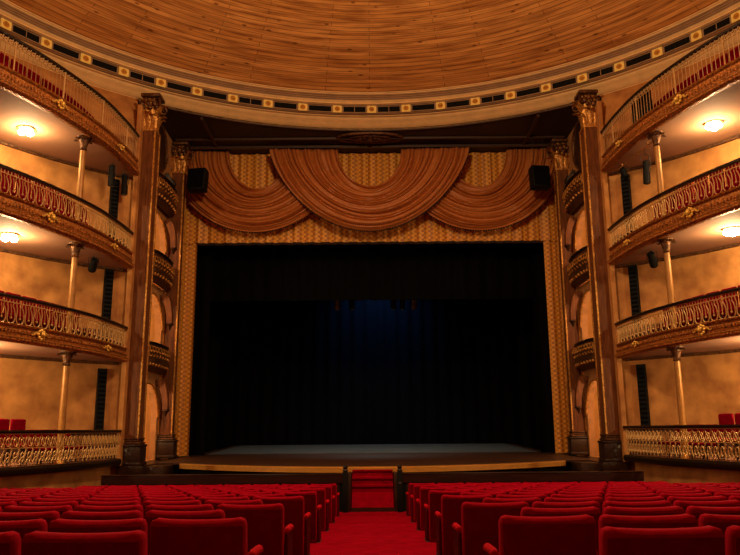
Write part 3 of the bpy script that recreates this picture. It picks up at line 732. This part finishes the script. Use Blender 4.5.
# ---------------------------------------------------------------- curtains
def fold(x): return 0.035 * math.sin(x * 2 * PI / 0.42) + 0.015 * math.sin(x * 2 * PI / 0.17 + 1)
def sheet(mb, x0, x1, ztop, zbot, y, n, scal=False, amp=1.0, th=0.03):
    cols = []
    for i in range(n + 1):
        x = x0 + (x1 - x0) * i / n; yy = y + fold(x) * amp
        zb = zbot + (0.035 * abs(math.sin(x * PI / 0.42)) if scal else 0)
        cols.append([(x, yy, ztop), (x, yy, (ztop + zb) / 2), (x, yy, zb), (x, yy + th, zb), (x, yy + th, (ztop + zb) / 2), (x, yy + th, ztop)])
    vs = mb.quad_grid(cols, closed_v=True); mb.bm.faces.new(vs[0]); mb.bm.faces.new(vs[-1])
t = thing('stage_curtain', 'patterned gold brocade curtain framing the dark stage opening', 'curtain', (0, 20.9, -0.71))
mb = MB(); sheet(mb, -5.75, 5.75, 8.33, 5.48, 21.15, 340, scal=True); mb.build('valance', M['brocade'], t)
mb = MB(); sheet(mb, -5.75, -5.22, 5.56, -0.70, 21.2, 40); mb.build('side_panel', M['brocade'], t)
mb = MB(); sheet(mb, 5.20, 5.75, 5.56, -0.70, 21.2, 40); mb.build('side_panel', M['brocade'], t)
mb = MB(); 
for i in range(210):
    x = -5.16 + 10.3 * i / 209; mb.ball((x, 21.13 + fold(x), 5.47), 0.034, 4, (1, 1, 1.4))
mb.build('fringe', M['fringe'], t)
def swag(cx, ho, hi, do, di, y, label, ztop=8.32, ex=0.15):
    t = thing('swag', label, 'curtain', (cx, y, ztop), group='festoon swags')
    mb = MB(); rows = []; NT = 168; NS = 56
    for i in range(NT + 1):
        tt = i / NT; hw = hi + (ho - hi) * tt; dp = di + (do - di) * (tt ** 0.95)
        row = []
        for j in range(NS + 1):
            a = PI * j / NS
            env = math.sin(a) ** 0.35 if 0 < j < NS else 0.0
            ph = 2 * PI * (13.5 * tt + 0.28 * math.sin(tt * 17 + cx) + 0.22 * math.sin(tt * 41 + 2 * cx) + 0.30 * math.sin(a * 1.7 + tt * 9))
            yy = y - 0.08 - 0.20 * math.sin(PI * tt) * env - 0.105 * (0.5 + 0.5 * env) * (0.75 + 0.35 * math.sin(tt * 29 + a)) * (abs(math.sin(ph / 2)) * 2 - 1) - 0.10 * tt
            x = max(-5.70, min(5.70, cx - hw * math.cos(a)))
            if cx < -1: x = min(x, -1.2)
            if cx > 1: x = max(x, 1.2)
            z = ztop - dp * (math.sin(a) ** (1.0 + ex * tt) if 0 < j < NS else 0)
            row.append((x, yy, z))
        rows.append(row)
    mb.quad_grid(rows)
    o = mb.build('draped_folds', M['swag'], t)
    md = o.modifiers.new('solid', 'SOLIDIFY'); md.thickness = 0.02
    mb = MB(); last = rows[-1]
    for j in range(0, NS): 
        p, q = last[j], last[j + 1]; n = max(1, int(math.dist(p, q) / 0.055))
        for k in range(n):
            f = k / n; mb.ball((p[0] * (1 - f) + q[0] * f, p[1] * (1 - f) + q[1] * f, p[2] * (1 - f) + q[2] * f - 0.02), 0.026, 4, (1, 1, 1.3))
    mb.build('fringe', M['fringe'], t)
swag(-3.42, 2.72, 0.88, 2.58, 1.20, 20.98, 'left draped copper swag hanging over the brocade curtain')
swag(3.26, 2.72, 0.88, 2.58, 1.20, 20.98, 'right draped copper swag hanging over the brocade curtain')
swag(-0.02, 2.98, 0.95, 2.52, 1.16, 20.66, 'central draped copper swag overlapping its two neighbours', 8.21, 0.42)

# hanging loudspeakers
for sg, sd, x, z in ((-1, 'left', -4.97, 7.05), (1, 'right', 4.88, 7.05)):
    t = thing('loudspeaker', 'black square loudspeaker hanging in front of the %s end of the swags' % sd, 'loudspeaker', (x, 19.9, z), group='hanging loudspeakers')
    mt = Matrix.Translation((x, 19.9, z)) @ Matrix.Rotation(sg * 0.15, 4, 'Z') @ Matrix.Rotation(-0.12, 4, 'X')
    mb = MB(); mb.box(-0.27, 0.27, -0.15, 0.18, -0.34, 0.34, bev=0.04, mtx=mt); mb.build('cabinet', M['black'], t)
    mb = MB(); mb.box(-0.23, 0.23, -0.165, -0.15, -0.29, 0.29, bev=0.006, seg=1, mtx=mt); mb.build('grille', M['drape_black'], t)
    mb = MB(); mb.tube([(x - 0.15, 19.92, z + 0.33), (x - 0.15, 19.92, 8.35)], 0.008, 5); mb.tube([(x + 0.15, 19.92, z + 0.33), (x + 0.15, 19.92, 8.35)], 0.008, 5); mb.build('cable', M['iron'], t)

# ---------------------------------------------------------------- stage
def apron_y(x): return 15.75 + 2.45 * (min(abs(x), 4.8) / 4.8) ** 2
XS = [-5.3 + 10.6 * i / 48 for i in range(49)]
t = thing('stage', 'dark wooden stage with curved yellow front edge', 'stage', (0, 18, -1.85))
mb = MB(); mb.quad_grid([[(x, apron_y(x), -0.80), (x, apron_y(x), -0.765), (x, 20.9, -0.715), (x, 22.6, -0.71), (x, 28.4, -0.56), (x, 28.4, -0.66), (x, 22.6, -0.80), (x, 20.9, -0.80)] for x in XS], closed_v=True)
mb.build('floorboards', M['stage_wood'], t, smooth=False)
mb = MB(); mb.quad_grid([[(x, apron_y(x) - 0.04, -0.885), (x, apron_y(x) - 0.04, -0.785), (x, apron_y(x) + 0.02, -0.762), (x, apron_y(x) + 0.05, -0.885)] for x in XS if abs(x) < 4.85], closed_v=True)
mb.build('front_edge', M['stage_edge'], t)
mb = MB(); mb.quad_grid([[(x, apron_y(x) + 0.1, -1.85), (x, apron_y(x) + 0.1, -0.88), (x, apron_y(x) + 0.2, -0.88), (x, apron_y(x) + 0.2, -1.85)] for x in XS if abs(x) < 5.2], closed_v=True)
mb.build('front_wall', M['black'], t)
mb = MB(); mb.quad_grid([[(x, 22.75, -0.700), (x, 28.2, -0.555), (x, 28.2, -0.565), (x, 22.75, -0.71)] for x in (-5.0, -2, 0, 2, 5.0)], closed_v=True)
tag(mb.build('dance_floor', M['dance_floor'], base=(0, 25, -0.65), smooth=False), 'pale grey dance floor on the rear of the stage', 'floor')
mb = MB(); mb.box(-6.6, 6.6, 28.5, 28.7, -0.8, 8.6); struct(mb.build('wall_back', M['black'], smooth=False))
for sg, nm in ((-1, 'left'), (1, 'right')):
    mb = MB(); x0, x1 = sorted((sg * 6.4, sg * 6.6)); mb.box(x0, x1, 21.35, 28.5, -0.8, 8.6); struct(mb.build('wall_%s_stage' % nm, M['black'], smooth=False))
mb = MB(); mb.box(-6.6, 6.6, 21.35, 28.7, 8.6, 8.75); struct(mb.build('ceiling_stage', M['black'], smooth=False))
def bfold_sheet(x0, x1, y, z0, z1, n=60):
    mb = MB(); cols = []
    for i in range(n + 1):
        x = x0 + (x1 - x0) * i / n; yy = y + 0.06 * math.sin(x * 2 * PI / 0.5)
        cols.append([(x, yy, z0), (x, yy, z1), (x, yy + 0.03, z1), (x, yy + 0.03, z0)])
    vs = mb.quad_grid(cols, closed_v=True); mb.bm.faces.new(vs[0]); mb.bm.faces.new(vs[-1]); return mb
tag(bfold_sheet(-6.3, 6.3, 28.25, -0.55, 8.2, 160).build('backdrop', M['drape_black'], base=(0, 28.25, -0.55)), 'black backdrop at the rear of the stage', 'curtain')
for sg, sd in ((-1, 'left'), (1, 'right')):
    for wd, y, xi, zb in (('front', 22.0, 4.95, -0.71), ('rear', 25.4, 5.15, -0.63)):
        x0, x1 = sorted((sg * xi, sg * 6.3))
        tag(bfold_sheet(x0, x1, y, zb + 0.01, 8.0, 30).build('leg_curtain', M['drape_black'], base=(sg * 5.6, y, zb)), '%s black masking leg on the %s side of the stage' % (wd, sd), 'curtain', 'black masking legs')
tag(bfold_sheet(-6.2, 6.2, 22.35, 3.95, 8.6, 160).build('border_curtain', M['drape_black'], base=(0, 22.35, 3.95)), 'black border curtain across the top of the stage opening', 'curtain')
# batten and stage lanterns
mb = MB(); mb.tube([(-5.5, 24.2, 4.75), (5.5, 24.2, 4.75)], 0.03, 8)
for x in (-4, 0, 4): mb.tube([(x, 24.2, 4.75), (x, 24.2, 8.59)], 0.01, 5)
tag(mb.build('lighting_batten', M['iron'], base=(0, 24.2, 4.75)), 'black lighting batten above the stage, holding the small lanterns', 'batten')
def lantern(loc, label, rz=0.0, tilt=0.5, r=0.085, l=0.34, hang=0.18, group=None, bm_='black'):
    t = thing('stage_lantern', label, 'spotlight', loc, rz, group); t['_o'] = (0, 0, 0)
    mt = Matrix.Rotation(tilt, 4, 'X')
    mb = MB(); mb.lathe([(r * 0.7, l / 2), (r * 0.9, l / 2 - 0.03), (r * 0.85, 0.0), (r, -0.02), (r, -l / 2), (r * 0.8, -l / 2 + 0.005)], n=14)
    for v in mb.bm.verts: v.co = mt @ v.co
    mb.build('body', M[bm_], t, local=True)
    mb = MB(); mb.lathe([(r * 0.8, -l / 2 - 0.002), (r * 0.55, -l / 2 - 0.02), (0.005, -l / 2 - 0.028)], n=14)
    for v in mb.bm.verts: v.co = mt @ v.co
    mb.build('lens', M['lens'], t, local=True)
    mb = MB(); mb.tube([(-r - 0.015, 0, 0), (-r - 0.015, 0, hang * 0.7), (0, 0, hang * 0.75), (r + 0.015, 0, hang * 0.7), (r + 0.015, 0, 0)], 0.008, 5); mb.tube([(0, 0, hang * 0.75), (0, 0, hang)], 0.012, 6)
    mb.build('yoke', M['iron'], t, local=True)
    return t
for x, wd, tl in ((-1.15, 'leftmost of the lanterns above the stage', 0.6), (-0.65, 'narrow dark lantern beside the leftmost one above the stage', 0.1), (0.75, 'dark lantern right of the blue glow above the stage', 0.1), (1.05, 'small black lantern just left of the rightmost one above the stage', 0.1), (1.45, 'rightmost of the lanterns above the stage', 0.6)):
    lantern((x, 24.2, 4.55 - 0.42), 'black ' + wd if not wd.startswith(('narrow', 'dark', 'small')) else wd, 0, tl, 0.1, 0.34, 0.6, 'lanterns on the stage batten', 'bronze' if tl > 0.5 else 'black')  # outer two black lanterns: warm glint painted in as a bronze body
# lanterns under the balconies
lantern((-6.05, 16.15, 5.86), 'black lantern under the left topmost balcony, nearer its column', 0.3, 0.12, 0.075, 0.5, 0.32, 'balcony lanterns')
lantern((-5.90, 16.62, 5.80), 'black lantern under the left topmost balcony, nearer the pilaster', 0.0, 0.08, 0.08, 0.5, 0.38, 'balcony lanterns')
lantern((6.22, 15.55, 5.62), 'black lantern hanging under the right topmost balcony beside the column', -0.2, 0.15, 0.08, 0.52, 0.56, 'balcony lanterns')
lantern((6.05, 16.5, 5.98), 'small black lantern under the right topmost balcony close to the pilaster', -0.6, 0.8, 0.08, 0.2, 0.2, 'balcony lanterns')
lantern((-6.15, 15.7, 3.62), 'black lantern under the left second balcony', 0.5, 1.1, 0.09, 0.36, 0.22, 'balcony lanterns')
lantern((6.2, 15.6, 3.62), 'black lantern under the right second balcony', -0.5, 1.1, 0.09, 0.42, 0.22, 'balcony lanterns')
mb = MB(); mb.tube([(5.98, 16.6, 6.08), (6.15, 14.9, 6.08)], 0.018, 6); mb.tube([(6.0, 16.4, 6.08), (6.0, 16.4, 6.2)], 0.01, 5); mb.tube([(6.12, 15.1, 6.08), (6.12, 15.1, 6.2)], 0.01, 5)
tag(mb.build('lantern_pipe', M['gold'], base=(6.05, 15.8, 6.08)), 'thin brass pipe under the right topmost balcony', 'pipe')
for k in range(3):
    p, nn = at_s(1, s_of_y(15.35) + 0.3 * k, -0.2)
    t = lantern((p[0], p[1], 7.0), 'black lantern behind the bars of the right topmost balcony, %s' % ('nearest the pilaster', 'in the middle of three', 'nearest the seats')[k], 0.4, 0.0, 0.09, 0.5, 0.1, 'lanterns behind the topmost rail')
    mb = MB(); mb.tube([(0, 0, -0.22), (0, 0, -0.67)], 0.015, 6); mb.build('stand', M['iron'], t, local=True)

# orchestra pit barrier, steps
for sg, sd in ((-1, 'left'), (1, 'right')):
    x0, x1 = sorted((sg * 0.50, sg * 5.42))
    t = thing('pit_barrier', 'dark wooden orchestra pit barrier %s of the stage steps' % sd, 'barrier', ((x0 + x1) / 2, 15.1, -1.612))
    mb = MB(); mb.box(x0, x1, 15.05, 15.15, -1.612, -1.06); mb.build('panel', M['black'], t, smooth=False)
    mb = MB(); mb.box(x0, x1, 15.02, 15.06, -1.05, -0.885, bev=0.008, seg=1); mb.box(x0, x1, 15.01, 15.19, -0.885, -0.86, bev=0.008, seg=1); mb.build('top_rail', M['pit_wood'], t)
    mb = MB()
    for k in range(13):
        x = x0 + (x1 - x0) * (k + 0.5) / 13; mb.box(x - 0.012, x + 0.012, 15.035, 15.06, -1.62, -1.05)
    mb.build('battens', M['base_dark'], t, smooth=False)
t = thing('stage_steps', 'red carpeted steps leading up from the aisle to the stage', 'steps', (0, 15.4, -1.612))
prof = [(15.06, -1.612), (15.06, -1.53), (15.07, -1.51), (15.38, -1.27), (15.39, -1.265)]
z = -1.265; y = 15.39
for k in range(3):
    prof += [(y + 0.02, z + 0.02), (y + 0.02, z + 0.115), (y - 0.015, z + 0.12), (y - 0.015, z + 0.148)]; z += 0.148; y += 0.10; prof.append((y, z))
prof += [(15.7, z), (15.7, -1.612)]
def ext(prof, x0, x1):
    mb = MB(); rows = [[(x, a, b) for a, b in prof] for x in (x0, x1)]
    vs = mb.quad_grid(rows, closed_v=True); mb.bm.faces.new(vs[0][::-1]); mb.bm.faces.new(vs[1]); return mb
ext(prof, -0.42, 0.42).build('carpeted_treads', M['carpet'], t, smooth=False)
mb = MB(); mb.box(-0.44, 0.44, 15.03, 15.055, -1.612, -1.52); mb.build('bottom_riser', M['base_dark'], t, smooth=False)
for sg in (-1, 1):
    x0, x1 = sorted((sg * 0.435, sg * 0.50)); mb = MB(); mb.box(x0, x1, 15.04, 15.7, -1.612, -0.86, bev=0.01); mb.build('side_board', M['base_dark'], t)
for sg, sd in ((-1, 'left'), (1, 'right')):
    t = thing('newel_post', 'short black newel post %s of the stage steps' % sd, 'post', (sg * 0.54, 14.95, -1.612))
    mb = MB(); mb.box(sg * 0.54 - 0.055, sg * 0.54 + 0.055, 14.88, 15.0, -1.612, -0.82, bev=0.01); mb.build('post', M['black'], t)
    mb = MB(); mb.lathe([(0.04, 0), (0.06, 0.02), (0.035, 0.05), (0.055, 0.09), (0.02, 0.12)], (sg * 0.54, 14.94, -0.82), 12); mb.build('finial', M['iron'], t)
    if sg > 0:
        mb = MB(); mb.box(sg * 0.54 - 0.03, sg * 0.54 + 0.03, 14.865, 14.88, -1.05, -1.025); mb.build('plate', M['lens'], t, smooth=False)

# ---------------------------------------------------------------- auditorium chairs
W_, Hc = 0.505, 0.615
def seat_proto():
    t = thing('theatre_chair', '', 'chair')
    # backrest: padded, top edge dipping slightly in the middle, leaning back
    def back(y0, y1, hw, z0, z1, dip, rnd):
        mb = MB(); n = 14; pts = []
        for i in range(n + 1):
            u = -1 + 2 * i / n; x = u * hw; z = z1 - dip * (1 - u * u)
            pts.append((x, z))
        pts[0] = (-hw, z1 - rnd); pts.insert(1, (-hw + rnd * 0.3, z1 - rnd * 0.28)); pts[2] = (-hw + rnd, z1 - dip * 0.05)
        pts[-1] = (hw, z1 - rnd); pts.insert(-1, (hw - rnd * 0.3, z1 - rnd * 0.28)); pts[-3] = (hw - rnd, z1 - dip * 0.05)
        outline = [(-hw, z0)] + pts + [(hw, z0)]
        def ring(y, s_):
            return [(x * (1 - s_ / hw), y - (z - 0.2) * 0.16, z0 + (z - z0) * (1 - s_ / (z1 - z0)) + 0) for x, z in outline]
        vs = mb.quad_grid([ring(y0, 0.016), ring(y0 + 0.008, 0.005), ring(y0 + 0.02, 0.0), ring(y1 - 0.025, 0.0), ring(y1 - 0.008, 0.008), ring(y1, 0.022)], closed_v=True)
        mb.bm.faces.new(vs[0]); mb.bm.faces.new(vs[-1][::-1]); return mb
    b = back(-0.045, 0.055, W_ / 2, 0.03, Hc, 0.012, 0.035); b.build('backrest', M['seat_red'], t, local=True)
    mb = MB(); rows = []
    for y, z in ((-0.050, 0.05), (-0.050, Hc - 0.04), (-0.044, Hc - 0.04), (-0.044, 0.05)): rows.append([(-W_ / 2 + 0.012, y - (z - 0.2) * 0.16, z), (W_ / 2 - 0.012, y - (z - 0.2) * 0.16, z)])
    vs = mb.quad_grid(rows, closed_u=True); mb.bm.faces.new([r[0] for r in vs]); mb.bm.faces.new([r[1] for r in vs])
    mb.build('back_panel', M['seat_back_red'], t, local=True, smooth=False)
    mb = MB(); mb.box(-0.215, 0.215, 0.07, 0.42, 0.24, 0.33, bev=0.035, seg=3); mb.build('seat', M['seat_red'], t, local=True)
    return t
def add_arm(t, x, end=False):
    mb = MB(); pts = [(x, 0.05, 0.405), (x, 0.1, 0.408), (x, 0.3, 0.40), (x, 0.36, 0.385)]
    mb.tube(pts, [0.021, 0.024, 0.024, 0.018], 10); mb.ball((x, 0.05, 0.405), 0.0235, 10); mb.build('armrest', M['arm_red'], t, local=True)
    mb = MB(); 
    hw = 0.014
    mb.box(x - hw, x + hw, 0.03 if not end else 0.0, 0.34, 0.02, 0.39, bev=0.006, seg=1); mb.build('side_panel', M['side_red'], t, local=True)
    mb = MB(); mb.box(x - 0.022, x + 0.022, -0.01, 0.3, 0.0, 0.02, bev=0.003, seg=1); mb.build('foot', M['iron'], t, local=True)
PITCH_X = 0.535
mid = {}
for k_, xs in (('L', (-PITCH_X / 2,)), ('R', (PITCH_X / 2,)), ('LR', (-PITCH_X / 2, PITCH_X / 2))):
    t = seat_proto()
    for x in xs: add_arm(t, x, end=(k_ == 'LR'))
    mid[k_] = [t, False]
NUM = ['nearest', 'second', 'third', 'fourth', 'fifth', 'sixth', 'seventh', 'eighth', 'ninth', 'tenth', 'eleventh', 'twelfth', 'thirteenth', 'fourteenth']
NR = 14
for r in range(NR):
    y = 3.27 + 0.84 * r; z = floor_z(y)
    x0 = 0.955 if r % 2 == 0 else 0.672
    lim = min(0.515 * y + 0.9, (5.62 if y > 13.3 else 9.0))
    for i_ in range(1, len(CURVE)):
        if CURVE[i_][1] < y: break
    lim = min(lim, (CURVE[i_][0] - 0.03) if y > 9.7 else 9.0)
    for sg, sd in ((-1, 'left'), (1, 'right')):
        k = 0
        while x0 + k * PITCH_X + W_ < lim:
            cx = sg * (x0 + W_ / 2 + k * PITCH_X)
            key = 'LR' if k == 0 else ('L' if sg < 0 else 'R')
            src, used = mid[key]
            if not used: o = src; mid[key][1] = True
            else: o = copy_tree(src)
            if r == 0: rw = 'the row nearest the camera'
            elif r == NR - 1: rw = 'the front row by the stage'
            else: rw = 'the %s row from the camera' % NUM[r]
            cw = 'on the aisle' if k == 0 else '%s from the aisle' % NUM[k]
            o['label'] = 'red plush chair %s, %s side, in %s' % (cw, sd, rw)
            o['group'] = 'red plush theatre chairs'
            put(o, (cx, y, z), 0)
            k += 1

for o in bpy.data.objects:
    if '_o' in o: del o['_o']
